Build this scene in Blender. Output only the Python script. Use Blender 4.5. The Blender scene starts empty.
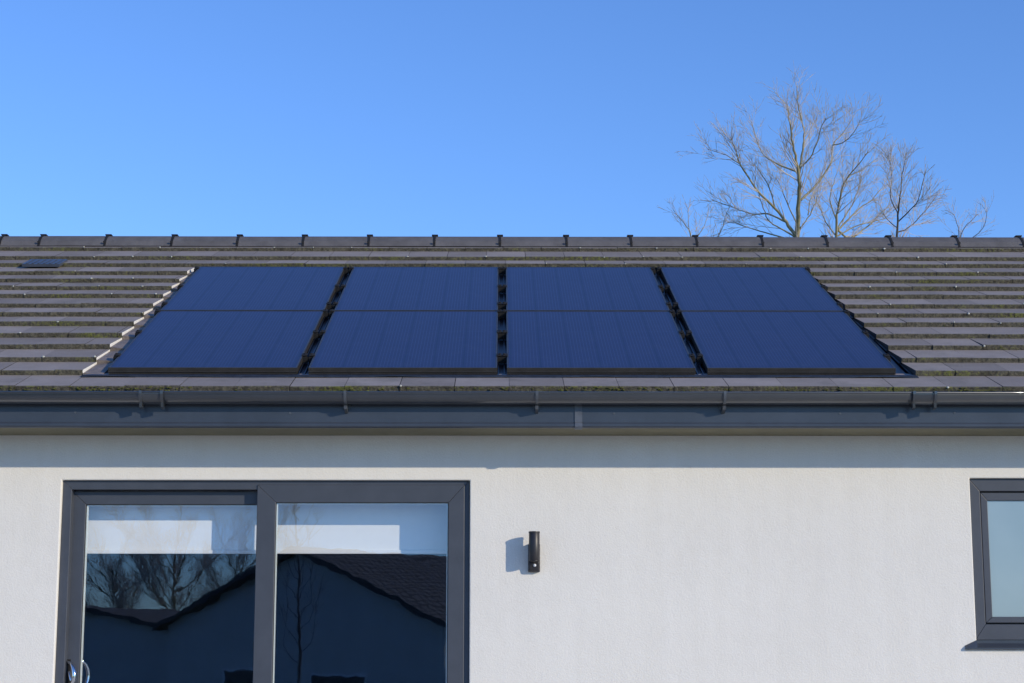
import bpy, bmesh, math, random
from mathutils import Vector, Matrix

# ---------------------------------------------------------------- camera, sky, sun, exposure
SC = bpy.context.scene
COL = SC.collection
F_PX, W_PX, H_PX = 1800.0, 1024, 683
TH, PS = math.atan(.173), math.radians(.32)
CAM = Vector((0, -10, 1.2))
cd = bpy.data.cameras.new('camera')
cam = bpy.data.objects.new('camera', cd)
COL.objects.link(cam)
cd.sensor_width = 36.0
cd.lens = 36.0 * F_PX / W_PX
cd.clip_start = .05
cd.clip_end = 3000
cam.location = CAM
cam.rotation_euler = (math.pi / 2 + TH, 0, -PS)
SC.camera = cam

SUN_DIR = Vector((1.3, -1.0, .50)).normalized()       # towards the sun
EL = math.asin(SUN_DIR.z)
AZ = math.atan2(SUN_DIR.x, SUN_DIR.y)                 # clockwise from +Y
w = bpy.data.worlds.new('World')
SC.world = w
w.use_nodes = True
wn = w.node_tree
bg = wn.nodes['Background']
sky = wn.nodes.new('ShaderNodeTexSky')
sky.sky_type = 'NISHITA'
sky.sun_disc = False
sky.sun_elevation = EL
sky.sun_rotation = AZ
sky.altitude = 50
sky.air_density = 1.0
sky.dust_density = 0.0
sky.ozone_density = 2.5
wb = wn.nodes.new('ShaderNodeMix')                    # the camera's white balance, deeper blue
wb.data_type = 'RGBA'
wb.blend_type = 'MULTIPLY'
wb.inputs[0].default_value = 1
wb.inputs[7].default_value = (.70, .97, 1.47, 1)
wn.links.new(sky.outputs[0], wb.inputs[6])
wn.links.new(wb.outputs[2], bg.inputs[0])
bg.inputs[1].default_value = 0.15
sd = bpy.data.lights.new('sun', 'SUN')
sd.energy = 3.35
sd.angle = math.radians(.53)
sd.color = (1.0, .875, .68)
sun = bpy.data.objects.new('sun', sd)
COL.objects.link(sun)
sun.rotation_euler = (-SUN_DIR).to_track_quat('-Z', 'Y').to_euler()
sun.location = SUN_DIR * 40
vs = SC.view_settings
vs.view_transform = 'Standard'
vs.look = 'None'
vs.gamma = 1
vs.use_curve_mapping = False
vs.exposure = 0.0
SC.cycles.max_bounces = 10
SC.cycles.transparent_max_bounces = 12

random.seed(7)
RND = random.random
def rj(a): return (RND() * 2 - 1) * a

# ---------------------------------------------------------------- layout helpers
def ray(px, py):
    a, b = (px - 512) / F_PX, (341.5 - py) / F_PX
    y = math.cos(TH) - b * math.sin(TH)
    z = math.sin(TH) + b * math.cos(TH)
    return Vector((a * math.cos(PS) + y * math.sin(PS), -a * math.sin(PS) + y * math.cos(PS), z))
def P(px, py, Y=0.0):
    d = ray(px, py)
    return CAM + d * ((Y - CAM.y) / d.y)
BETA = math.radians(22.59)
UV = Vector((0, math.cos(BETA), math.sin(BETA)))
NV = Vector((0, -math.sin(BETA), math.cos(BETA)))
ORG = Vector((0, -.3908, 2.5682))
def RW(x, u, n=0.0):                                  # roof coordinates to world
    return ORG + Vector((x, 0, 0)) + UV * u + NV * n
def RP(px, py, n=0.0):
    d = ray(px, py)
    o = CAM - ORG - NV * n
    t = -o.dot(NV) / d.dot(NV)
    p = o + d * t
    return p.x, p.dot(UV)

# ---------------------------------------------------------------- materials
def newmat(name):
    m = bpy.data.materials.new(name)
    m.use_nodes = True
    nt = m.node_tree
    return m, nt, nt.nodes['Principled BSDF']
def N(nt, typ, **kw):
    n = nt.nodes.new(typ)
    for k, v in kw.items(): setattr(n, k, v)
    return n
def noise(nt, scale, detail=4, rough=.6, coord='Object', vec=None):
    n = N(nt, 'ShaderNodeTexNoise')
    n.inputs['Scale'].default_value = scale
    n.inputs['Detail'].default_value = detail
    n.inputs['Roughness'].default_value = rough
    if vec is None:
        tc = N(nt, 'ShaderNodeTexCoord')
        vec = tc.outputs[coord]
    nt.links.new(vec, n.inputs['Vector'])
    return n
def ramp(nt, fac, stops):
    r = N(nt, 'ShaderNodeValToRGB')
    e = r.color_ramp.elements
    while len(e) > 1: e.remove(e[0])
    e[0].position, e[0].color = stops[0][0], (*stops[0][1], 1)
    for p, c in stops[1:]:
        k = e.new(p)
        k.color = (*c, 1)
    nt.links.new(fac, r.inputs[0])
    return r
def mixc(nt, fac, a, b, mode='MIX'):
    m = N(nt, 'ShaderNodeMix', data_type='RGBA', blend_type=mode)
    for sock, v in ((m.inputs[0], fac), (m.inputs[6], a), (m.inputs[7], b)):
        if hasattr(v, 'is_output'): nt.links.new(v, sock)
        elif isinstance(v, (int, float)): sock.default_value = v
        else: sock.default_value = (*v, 1)
    return m.outputs[2]
def bump(nt, h, strength, dist, bsdf, prev=None):
    b = N(nt, 'ShaderNodeBump')
    b.inputs['Strength'].default_value = strength
    b.inputs['Distance'].default_value = dist
    nt.links.new(h, b.inputs['Height'])
    if prev: nt.links.new(prev.outputs[0], b.inputs['Normal'])
    nt.links.new(b.outputs[0], bsdf.inputs['Normal'])
    return b

def simple(name, col, rough=.5, var=.15, scale=6, metal=0.0, bmp=0.0, bscale=80, coat=0.0):
    m, nt, b = newmat(name)
    n1 = noise(nt, scale, 5, .65)
    lo = tuple(c * (1 - var) for c in col); hi = tuple(min(1, c * (1 + var)) for c in col)
    r = ramp(nt, n1.outputs[0], [(.3, lo), (.7, hi)])
    nt.links.new(r.outputs[0], b.inputs['Base Color'])
    b.inputs['Roughness'].default_value = rough
    b.inputs['Metallic'].default_value = metal
    b.inputs['Coat Weight'].default_value = coat
    if bmp:
        n2 = noise(nt, bscale, 4, .6)
        bump(nt, n2.outputs[0], bmp, .01, b)
    return m

def m_render():
    m, nt, b = newmat('rendered_wall')
    big = noise(nt, .9, 5, .6); mid = noise(nt, 9, 5, .65); fine = noise(nt, 150, 3, .6)
    c = ramp(nt, big.outputs[0], [(.3, (.75, .725, .67)), (.7, (.80, .775, .715))])
    c2 = mixc(nt, .10, c.outputs[0], mid.outputs[0], 'OVERLAY')
    # faint vertical rain streaks, a property of the paint
    tc = N(nt, 'ShaderNodeTexCoord'); mp = N(nt, 'ShaderNodeMapping')
    mp.inputs['Scale'].default_value = (9, 1, .5)
    nt.links.new(tc.outputs['Object'], mp.inputs[0])
    st = noise(nt, 1.0, 6, .7, vec=mp.outputs[0])
    sr = ramp(nt, st.outputs[0], [(.35, (.93, .925, .91)), (.6, (1, 1, 1))])
    c3 = mixc(nt, .35, c2, sr.outputs[0], 'MULTIPLY')
    fr = ramp(nt, fine.outputs[0], [(.3, (.90, .90, .90)), (.6, (1, 1, 1))])
    c4 = mixc(nt, .55, c3, fr.outputs[0], 'MULTIPLY')
    nt.links.new(c4, b.inputs['Base Color'])
    b.inputs['Roughness'].default_value = .92
    b.inputs['Specular IOR Level'].default_value = .2
    g = noise(nt, 95, 5, .65)
    b1 = bump(nt, g.outputs[0], .5, .004, b)
    bump(nt, mid.outputs[0], .25, .01, b, b1)
    return m
def m_tile():
    m, nt, b = newmat('concrete_tile_face')
    geo = N(nt, 'ShaderNodeNewGeometry')
    n1 = noise(nt, 5, 6, .7); n2 = noise(nt, 60, 4, .7)
    isl = ramp(nt, geo.outputs['Random Per Island'], [(0, (.225, .193, .172)), (.5, (.265, .227, .202)), (1, (.31, .266, .238))])
    c = mixc(nt, .35, isl.outputs[0], n1.outputs[0], 'OVERLAY')
    sp = ramp(nt, n2.outputs[0], [(.28, (.72, .70, .68)), (.45, (1, 1, 1)), (.7, (1.0, 1.0, 1.0))])
    c = mixc(nt, .6, c, sp.outputs[0], 'MULTIPLY')
    # grey green algae film in blotches
    n3 = noise(nt, 2.3, 7, .7)
    al = ramp(nt, n3.outputs[0], [(.54, (0, 0, 0)), (.70, (.45, .45, .45))])
    c = mixc(nt, al.outputs[0], c, (.085, .088, .062))
    nt.links.new(c, b.inputs['Base Color'])
    b.inputs['Roughness'].default_value = .8
    bump(nt, n2.outputs[0], .35, .004, b)
    return m
def m_tile_edge():
    m, nt, b = newmat('mossy_tile_edge')
    n1 = noise(nt, 2.2, 4, .6); n2 = noise(nt, 45, 4, .8); n3 = noise(nt, 160, 3, .7)
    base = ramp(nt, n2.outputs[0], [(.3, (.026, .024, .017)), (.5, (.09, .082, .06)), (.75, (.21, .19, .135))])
    mask = N(nt, 'ShaderNodeMath', operation='MULTIPLY')
    nt.links.new(n1.outputs[0], mask.inputs[0]); nt.links.new(n2.outputs[0], mask.inputs[1])
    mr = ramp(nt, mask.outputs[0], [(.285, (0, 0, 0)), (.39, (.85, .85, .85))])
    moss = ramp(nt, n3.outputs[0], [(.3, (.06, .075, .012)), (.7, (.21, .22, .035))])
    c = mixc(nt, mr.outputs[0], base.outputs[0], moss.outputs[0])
    nt.links.new(c, b.inputs['Base Color'])
    b.inputs['Roughness'].default_value = .95
    bump(nt, n2.outputs[0], .9, .012, b)
    return m
def m_pv():
    m, nt, b = newmat('solar_cells_under_glass')
    tc = N(nt, 'ShaderNodeTexCoord'); sp = N(nt, 'ShaderNodeSeparateXYZ')
    nt.links.new(tc.outputs['Object'], sp.inputs[0])
    def lines(sock, period, width, off=0.0):
        a = N(nt, 'ShaderNodeMath', operation='ADD'); a.inputs[1].default_value = off
        nt.links.new(sock, a.inputs[0])
        d = N(nt, 'ShaderNodeMath', operation='DIVIDE'); d.inputs[1].default_value = period
        nt.links.new(a.outputs[0], d.inputs[0])
        f = N(nt, 'ShaderNodeMath', operation='FRACT'); nt.links.new(d.outputs[0], f.inputs[0])
        l = N(nt, 'ShaderNodeMath', operation='LESS_THAN'); l.inputs[1].default_value = width / period
        nt.links.new(f.outputs[0], l.inputs[0])
        return l.outputs[0]
    cells = lines(sp.outputs[0], .1683, .0065, .505 + .00325)
    rows = lines(sp.outputs[1], .1590, .0030, .80)
    bus = lines(sp.outputs[0], .0187, .0030, .505)
    n1 = noise(nt, 2.0, 4, .6)
    base = ramp(nt, n1.outputs[0], [(.3, (.013, .016, .064)), (.7, (.0155, .019, .074))])
    c = mixc(nt, bus, base.outputs[0], (.040, .052, .122))
    c = mixc(nt, rows, c, (.016, .036, .12))
    c = mixc(nt, cells, c, (.007, .012, .048))
    oi = N(nt, 'ShaderNodeObjectInfo')
    pr = ramp(nt, oi.outputs['Random'], [(0, (.90, .90, .92)), (1, (1, 1, 1))])
    c = mixc(nt, 1.0, c, pr.outputs[0], 'MULTIPLY')
    # dust film and a few dried spots
    dn = noise(nt, 14, 6, .75)
    dr = ramp(nt, dn.outputs[0], [(.5, (0, 0, 0)), (.85, (.10, .10, .10))])
    c = mixc(nt, dr.outputs[0], c, (.16, .17, .2))
    nt.links.new(c, b.inputs['Base Color'])
    b.inputs['Roughness'].default_value = .5
    b.inputs['Specular IOR Level'].default_value = .2
    b.inputs['Coat Weight'].default_value = .5
    b.inputs['Coat Roughness'].default_value = .06
    b.inputs['Coat IOR'].default_value = 1.35
    return m
def m_glass(name, ior, wav, tint=(.93, .96, .97)):
    m, nt, b = newmat(name)
    nt.nodes.remove(b)
    out = nt.nodes['Material Output']
    tr = N(nt, 'ShaderNodeBsdfTransparent'); tr.inputs[0].default_value = (*tint, 1)
    gl = N(nt, 'ShaderNodeBsdfGlossy'); gl.inputs['Roughness'].default_value = 0.0
    gl.inputs[0].default_value = (.55, .71, .97, 1)
    fr = N(nt, 'ShaderNodeFresnel'); fr.inputs[0].default_value = ior
    mx = N(nt, 'ShaderNodeMixShader')
    n1 = noise(nt, 2.6, 3, .5)
    bp = N(nt, 'ShaderNodeBump'); bp.inputs['Strength'].default_value = 1; bp.inputs['Distance'].default_value = wav
    nt.links.new(n1.outputs[0], bp.inputs['Height']); nt.links.new(bp.outputs[0], gl.inputs['Normal'])
    # fresnel must ignore which side the ray comes from
    geo = N(nt, 'ShaderNodeNewGeometry')
    ml = N(nt, 'ShaderNodeMix', data_type='FLOAT')
    nt.links.new(geo.outputs['Backfacing'], ml.inputs[0])
    ml.inputs[2].default_value = ior; ml.inputs[3].default_value = 1 / ior
    nt.links.new(ml.outputs[0], fr.inputs[0])
    nt.links.new(fr.outputs[0], mx.inputs[0])
    nt.links.new(tr.outputs[0], mx.inputs[1]); nt.links.new(gl.outputs[0], mx.inputs[2])
    nt.links.new(mx.outputs[0], out.inputs[0])
    return m
def m_obscure():
    m, nt, b = newmat('frosted_glass')
    n1 = noise(nt, 1.7, 3, .5)
    r = ramp(nt, n1.outputs[0], [(.3, (.20, .28, .32)), (.7, (.27, .35, .385))])
    nt.links.new(r.outputs[0], b.inputs['Base Color'])
    b.inputs['Roughness'].default_value = .3
    b.inputs['Coat Weight'].default_value = 1
    b.inputs['Coat Roughness'].default_value = .02
    b.inputs['Coat IOR'].default_value = 1.8
    return m
def m_bark(name, lo, mid, hi):
    m, nt, b = newmat(name)
    n1 = noise(nt, 3, 6, .7)
    r = ramp(nt, n1.outputs[0], [(.3, lo), (.5, mid), (.72, hi)])
    nt.links.new(r.outputs[0], b.inputs['Base Color'])
    b.inputs['Roughness'].default_value = .9
    bump(nt, n1.outputs[0], .5, .02, b)
    return m
def m_farroof():
    m, nt, b = newmat('dark_far_roof_tiles')
    tc = N(nt, 'ShaderNodeTexCoord'); wv = N(nt, 'ShaderNodeTexBrick')
    wv.inputs['Scale'].default_value = 1; wv.inputs['Brick Width'].default_value = .33; wv.inputs['Row Height'].default_value = .34
    wv.inputs['Mortar Size'].default_value = .045
    wv.inputs['Color1'].default_value = (.24, .19, .155, 1); wv.inputs['Color2'].default_value = (.31, .25, .205, 1)
    wv.inputs['Mortar'].default_value = (.025, .024, .022, 1)
    nt.links.new(tc.outputs['UV'], wv.inputs[0])
    nt.links.new(wv.outputs[0], b.inputs['Base Color'])
    b.inputs['Roughness'].default_value = .85
    return m
def m_grass():
    m, nt, b = newmat('lawn')
    n1 = noise(nt, .6, 6, .7); n2 = noise(nt, 40, 4, .7)
    r = ramp(nt, n1.outputs[0], [(.3, (.05, .085, .02)), (.7, (.10, .13, .04))])
    c = mixc(nt, .5, r.outputs[0], n2.outputs[0], 'OVERLAY')
    nt.links.new(c, b.inputs['Base Color'])
    b.inputs['Roughness'].default_value = .95
    bump(nt, n2.outputs[0], .8, .03, b)
    return m
def m_paving():
    m, nt, b = newmat('bounce_paving')  # pale and warm so that sunlight bounces up under the eaves
    tc = N(nt, 'ShaderNodeTexCoord'); wv = N(nt, 'ShaderNodeTexBrick')
    wv.inputs['Scale'].default_value = 1; wv.inputs['Brick Width'].default_value = .6; wv.inputs['Row Height'].default_value = .6
    wv.inputs['Mortar Size'].default_value = .008
    wv.inputs['Color1'].default_value = (.60, .54, .44, 1); wv.inputs['Color2'].default_value = (.66, .60, .50, 1)
    wv.inputs['Mortar'].default_value = (.22, .21, .19, 1)
    nt.links.new(tc.outputs['Object'], wv.inputs[0])
    nt.links.new(wv.outputs[0], b.inputs['Base Color'])
    b.inputs['Roughness'].default_value = .9
    return m

M = dict(
    render=m_render(), tile=m_tile(), edge=m_tile_edge(),
    cut=simple('cut_concrete', (.80, .77, .70), .9, .15, 60, bmp=.5),
    cutdark=simple('side_of_tile', (.06, .058, .058), .9, .2, 40),  # plain tile sides, plus painted shade on the right-hand cut faces
    lichen=simple('lichen', (.5, .5, .44), .95, .2, 80),
    ridge=simple('ridge_tile_concrete', (.115, .108, .108), .75, .22, 9, bmp=.4, bscale=90),
    black=simple('black_plastic', (.008, .008, .009), .8, .3, 30),
    tray=simple('black_plastic_tray', (.006, .009, .016), .3, .3, 14),
    soaker=simple('brown_grey_soaker', (.20, .165, .14), .55, .3, 20, metal=.0, bmp=.4, bscale=30),
    apron=simple('dark_aluminium_flashing', (.06, .065, .075), .22, .3, 20, metal=.6, bmp=.25, bscale=12),
    pvframe=simple('black_anodised_frame', (.036, .034, .032), .35, .25, 18, metal=.0, bmp=.1),
    pv=m_pv(),
    gutter=simple('anthracite_gutter', (.038, .043, .050), .3, .12, 5, bmp=.05, bscale=5, coat=1.0),
    bracket=simple('anthracite_bracket', (.075, .085, .098), .35, .15, 20),
    fascia=simple('anthracite_fascia', (.044, .053, .070), .3, .16, 3.5, bmp=.08, bscale=7),
    jointc=simple('grey_joint_trim', (.09, .10, .12), .35, .15, 20),
    soffit=simple('soffit_board', (.16, .145, .085), .7, .12, 6),
    frame=simple('anthracite_foiled_frame', (.057, .064, .080), .42, .10, 8, bmp=.05, bscale=200),
    framedk=simple('frame_gasket', (.012, .013, .016), .6, .2, 20),
    spacer=simple('glazing_spacer', (.72, .78, .72), .4, .05, 20),
    glass=m_glass('door_glass', 2.15, .0004, (1, 1, 1)), glassin=m_glass('inner_glass', 1.5, .00015, (.97, .985, 1)),
    obscure=m_obscure(),
    chrome=simple('chrome', (.75, .76, .78), .1, .05, 20, metal=1),
    lamp=simple('dark_lamp_metal', (.026, .024, .027), .42, .15, 40, metal=.0),
    lens=simple('white_sensor_lens', (.7, .72, .75), .2, .05, 40),
    blind=simple('white_blind_fabric', (.93, .92, .87), .85, .02, 20),
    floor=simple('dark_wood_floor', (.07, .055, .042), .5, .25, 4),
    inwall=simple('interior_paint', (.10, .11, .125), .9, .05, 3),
    bark=m_bark('pale_twig_bark', (.36, .30, .26), (.56, .49, .43), (.74, .67, .60)),
    trunk=m_bark('trunk_bark', (.14, .12, .06), (.30, .26, .15), (.44, .40, .28)),
    darkbark=m_bark('dark_bark', (.05, .042, .035), (.09, .075, .06), (.14, .12, .10)),
    farroof=m_farroof(),
    farframe=simple('far_white_frame', (.75, .75, .75), .5, .05, 4),
    farwall=simple('far_painted_wall', (.62, .60, .56), .9, .08, 1.5),
    fardark=simple('far_dark_trim', (.03, .032, .036), .6, .1, 4),
    timber=simple('brown_fence_boards', (.13, .095, .065), .9, .25, 6),
    grass=m_grass(), paving=m_paving(),
    moss=simple('moss_clump', (.095, .10, .02), .95, .45, 50),
)

# ---------------------------------------------------------------- object helpers
def link(o, parent=None):
    COL.objects.link(o)
    if parent: o.parent = parent
    return o
def obj(name, bm, mats, parent=None, smooth=False, bevel=0, loc=None, keep=False):
    if not keep: bmesh.ops.recalc_face_normals(bm, faces=bm.faces)
    me = bpy.data.meshes.new(name)
    bm.to_mesh(me); bm.free()
    for mm in (mats if isinstance(mats, (list, tuple)) else [mats]): me.materials.append(mm)
    if smooth:
        for p in me.polygons: p.use_smooth = True
    o = bpy.data.objects.new(name, me)
    link(o, parent)
    if loc is not None: o.location = loc
    if bevel:
        b = o.modifiers.new('bevel', 'BEVEL'); b.width = bevel; b.segments = 2
        b.limit_method = 'ANGLE'; b.angle_limit = math.radians(40)
    return o
def empty(name, loc=(0, 0, 0), label=None, cat=None, group=None, rot=(0, 0, 0)):
    o = bpy.data.objects.new(name, None)
    o.empty_display_size = .1
    link(o); o.location = loc; o.rotation_euler = rot
    tag(o, label, cat, group)
    return o
def tag(o, label=None, cat=None, group=None, kind=None):
    if label: o['label'] = label
    if cat: o['category'] = cat
    if group: o['group'] = group
    if kind: o['kind'] = kind
    return o
def hexa(bm, pts, mi=0, mis=None):
    """8 points: 0-3 bottom loop, 4-7 top loop"""
    v = [bm.verts.new(p) for p in pts]
    fs = []
    for k, idx in enumerate(((3, 2, 1, 0), (4, 5, 6, 7), (0, 1, 5, 4), (1, 2, 6, 5), (2, 3, 7, 6), (3, 0, 4, 7))):
        f = bm.faces.new([v[i] for i in idx]); f.material_index = mi if mis is None else mis[k]
        fs.append(f)
    return fs
def box(bm, x0, x1, y0, y1, z0, z1, mi=0):
    return hexa(bm, [(x0, y0, z0), (x1, y0, z0), (x1, y1, z0), (x0, y1, z0), (x0, y0, z1), (x1, y0, z1), (x1, y1, z1), (x0, y1, z1)], mi)
def prism_x(bm, prof, x0, x1, mi=0, caps=True):
    """profile of (y, z) points swept along x"""
    a = [bm.verts.new((x0, y, z)) for y, z in prof]; b = [bm.verts.new((x1, y, z)) for y, z in prof]
    n = len(prof)
    for i in range(n):
        j = (i + 1) % n
        bm.faces.new((a[i], a[j], b[j], b[i])).material_index = mi
    if caps:
        bm.faces.new(a[::-1]).material_index = mi; bm.faces.new(b).material_index = mi
def tube(bm, pts, radii, sides=5, mi=0, cap=True):
    rings = []
    prev = None
    n = len(pts)
    for i, p in enumerate(pts):
        d = (pts[min(i + 1, n - 1)] - pts[max(i - 1, 0)])
        if d.length < 1e-9: d = Vector((0, 0, 1))
        d.normalize()
        if prev is None:
            a = d.cross(Vector((0, 1, 0)) if abs(d.y) < .9 else Vector((1, 0, 0))).normalized()
        else:
            a = (prev - d * prev.dot(d))
            a = a.normalized() if a.length > 1e-6 else d.orthogonal().normalized()
        prev = a
        b = d.cross(a)
        r = radii[i]
        rings.append([bm.verts.new(p + (a * math.cos(t) + b * math.sin(t)) * r) for t in [2 * math.pi * k / sides for k in range(sides)]])
    for A, B in zip(rings, rings[1:]):
        for k in range(sides):
            j = (k + 1) % sides
            f = bm.faces.new((A[k], A[j], B[j], B[k])); f.material_index = mi; f.smooth = True
    if cap:
        bm.faces.new(rings[0][::-1]).material_index = mi; bm.faces.new(rings[-1]).material_index = mi
def cyl(bm, c0, c1, r, sides=24, mi=0, r1=None):
    a, b = Vector(c0), Vector(c1)
    e = (b - a).normalized() * min(.0006, (b - a).length * .2)
    r1 = r if r1 is None else r1
    tube(bm, [a, a + e, b - e, b], [r - .0004, r, r1, r1 - .0004], sides, mi)

# ---------------------------------------------------------------- the ground
bm = bmesh.new()
bmesh.ops.create_grid(bm, x_segments=1, y_segments=1, size=600)
g = obj('lawn', bm, M['grass'], loc=(0, 0, -.02)); tag(g, kind='structure')
bm = bmesh.new()
box(bm, -10, 10, -11.5, 0, -.06, 0.0)  # unseen paving, made large and pale to bounce light onto the shaded wall
g = obj('patio', bm, M['paving']); tag(g, kind='structure')

# ---------------------------------------------------------------- the bungalow
HX0, HX1 = -7.2, 7.4
house = empty('bungalow', (0, 0, 0), 'pale rendered bungalow with anthracite patio door, fascia and dark flat-tiled roof', 'house')

DX0, DX1, DZ1 = -2.445, -.178, 2.147
WX0, WX1, WZ0, WZ1 = 2.606, 3.86, 1.222, 2.160
WALL_T = .30
def wall_with_holes(name, xs, zs, holes, y0, y1, mat, parent, bevel=0):
    bm = bmesh.new()
    solid = {}
    for i in range(len(xs) - 1):
        for j in range(len(zs) - 1):
            cx, cz = (xs[i] + xs[i + 1]) / 2, (zs[j] + zs[j + 1]) / 2
            solid[i, j] = not any(a < cx < b and c < cz < d for a, b, c, d in holes)
    V = {}
    def vert(x, y, z):
        k = (round(x, 5), round(y, 5), round(z, 5))
        if k not in V: V[k] = bm.verts.new(k)
        return V[k]
    for (i, j), s in solid.items():
        if not s: continue
        x0, x1, z0, z1 = xs[i], xs[i + 1], zs[j], zs[j + 1]
        bm.faces.new([vert(x0, y0, z0), vert(x1, y0, z0), vert(x1, y0, z1), vert(x0, y0, z1)])
        bm.faces.new([vert(x0, y1, z1), vert(x1, y1, z1), vert(x1, y1, z0), vert(x0, y1, z0)])
        if not solid.get((i - 1, j)): bm.faces.new([vert(x0, y0, z0), vert(x0, y0, z1), vert(x0, y1, z1), vert(x0, y1, z0)])
        if not solid.get((i + 1, j)): bm.faces.new([vert(x1, y0, z1), vert(x1, y0, z0), vert(x1, y1, z0), vert(x1, y1, z1)])
        if not solid.get((i, j - 1)): bm.faces.new([vert(x1, y0, z0), vert(x0, y0, z0), vert(x0, y1, z0), vert(x1, y1, z0)])
        if not solid.get((i, j + 1)): bm.faces.new([vert(x0, y0, z1), vert(x1, y0, z1), vert(x1, y1, z1), vert(x0, y1, z1)])
    return obj(name, bm, mat, parent, bevel=bevel)
front = wall_with_holes('wall', [HX0, DX0, DX1, WX0, WX1, HX1], [0, WZ0, DZ1, WZ1, 2.42],
                        [(DX0, DX1, -1, DZ1), (WX0, WX1, WZ0, WZ1)], 0, WALL_T, M['render'], house, bevel=.006)
FOOT_U = RP(512, 246.3, .05)[1]
APU = FOOT_U + .150
APY, APZ = RW(0, APU).y, RW(0, APU).z
print('FOOT_U', FOOT_U)
BKY = 2 * APY
bm = bmesh.new()
box(bm, HX0, HX1, BKY - .3, BKY, 0, 2.42)
for x0, x1 in ((HX0, HX0 + .3), (HX1 - .3, HX1)):
    a = [(0.302, 0), (BKY - .302, 0), (BKY - .302, 2.42), (APY, APZ - .08), (.302, 2.42)]
    prism_x(bm, a, x0, x1)
obj('wall', bm, M['render'], house)
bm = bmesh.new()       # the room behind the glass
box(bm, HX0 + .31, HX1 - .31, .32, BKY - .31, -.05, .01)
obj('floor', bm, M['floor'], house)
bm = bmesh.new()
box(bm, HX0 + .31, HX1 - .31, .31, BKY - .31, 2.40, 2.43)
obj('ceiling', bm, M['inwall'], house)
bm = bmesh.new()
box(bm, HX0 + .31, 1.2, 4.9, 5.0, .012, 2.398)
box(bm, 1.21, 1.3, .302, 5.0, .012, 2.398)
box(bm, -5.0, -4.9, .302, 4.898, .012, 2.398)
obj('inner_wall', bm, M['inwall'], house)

# ---- roof tiles
PYS = [390.7, 375, 361.7, 349, 337.5, 326, 316.6, 307.6, 298, 290, 282.5, 275, 267, 260, 251]
US = [RP(512, y, .025)[1] for y in PYS]
US[0] = 0.0
US = [US[0]] + [u for u in US[1:]]
PITCH = .2957
JX0 = RP(564.5, 388, .05)[0]
joint_px = {0: (564.5, 388), 12: (545.5, 263.5), 13: (564.5, 256), 14: (579.6, 248.5)}
def cut_l(u): return -2.338 + (u - .27) * (.072 / 3.2)
def cut_r(u): return 2.314 - (u - .25) * (.090 / 3.2)
VENT = (-3.52, -3.23)
bm = bmesh.new()
bml = bmesh.new()
moss_pts = []
joints = []
for k, u0 in enumerate(US):
    if k in joint_px: ph = RP(*joint_px[k], .05)[0]
    else: ph = JX0 + (PITCH / 2 if k % 2 else 0) + rj(.02)
    gap = (US[k + 1] - u0) if k + 1 < len(US) else .30
    L = gap + .085
    if k == len(US) - 1: L = APU - .03 - u0
    i0 = math.floor((HX0 - .15 - ph) / PITCH); i1 = math.ceil((HX1 + .15 - ph) / PITCH)
    for i in range(i0, i1):
        xa, xb = ph + i * PITCH, ph + (i + 1) * PITCH
        g = .0010 + abs(rj(.0008))
        xa += g + rj(.0008); xb -= g + rj(.0008)
        pieces = [[xa, xb, xa, xb, 0, 0]]       # low left/right, high left/right, cut flags
        if 1 <= k <= 11:
            cl0, cl1, cr0, cr1 = cut_l(u0), cut_l(u0 + L), cut_r(u0), cut_r(u0 + L)
            pieces = []
            if xa < cl0: pieces.append([xa, min(xb, cl0), xa, min(xb, cl1), 0, 1 if xb > cl0 else 0])
            if xb > cr0: pieces.append([max(xa, cr0), xb, max(xa, cr1), xb, 1 if xa < cr0 else 0, 0])
        dn, du, tilt = rj(.0022), rj(.0035), rj(.0020)
        sk = rj(.0022)
        for al, bl, ah, bh, fa, fb in pieces:
            if bl - al < .012: continue
            S = 7
            t0, b0 = .050 + dn, .020
            t1, b1 = .050 - .029 * L / gap, -.006
            def pt(f, lo, top):
                x = (al + (bl - al) * f) if lo else (ah + (bh - ah) * f)
                n = (t0 + tilt * (f - .5)) if (lo and top) else b0 if lo else t1 if top else b1
                u = u0 + du + sk * (f - .5) if lo else u0 + L
                return x, u, n
            rows = {}
            for key, lo, top in (('tl', 1, 1), ('tm', 1, 1), ('bl', 1, 0), ('th', 0, 1), ('bh', 0, 0)):
                r = []
                for s in range(S + 1):
                    x, u, n = pt(s / S, lo, top)
                    if key == 'tl': u += .006 + rj(.0012)
                    if key == 'tm': n -= .004 + rj(.0015); u += rj(.0022)
                    if key == 'bl': u += rj(.004); n += rj(.003) + .001
                    r.append(bm.verts.new(RW(x, u, n)))
                rows[key] = r
            for s in range(S):
                for (A, B, mi) in (('tl', 'th', 0), ('tm', 'tl', 1), ('bl', 'tm', 1), ('bh', 'bl', 1)):
                    f = bm.faces.new((rows[A][s], rows[A][s + 1], rows[B][s + 1], rows[B][s])); f.material_index = mi
            for e, cf in ((0, fa), (S, fb)):
                f = bm.faces.new([rows[q][e] for q in ('tl', 'tm', 'bl', 'bh', 'th')]); f.material_index = 2 if (cf and e == S) else 3  # sunward cut faces pale, those facing away dark: shade put into the colour
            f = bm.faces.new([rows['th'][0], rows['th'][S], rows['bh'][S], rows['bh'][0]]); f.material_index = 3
            if not fa and RND() < .30: joints.append((al + rj(.006), u0 + .000 + rj(.004), .050 + rj(.004)))
            for q in range(3): moss_pts.append((al + (bl - al) * RND(), u0, k))
tiles = obj('roof', bm, [M['tile'], M['edge'], M['cut'], M['cutdark']], house)
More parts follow.
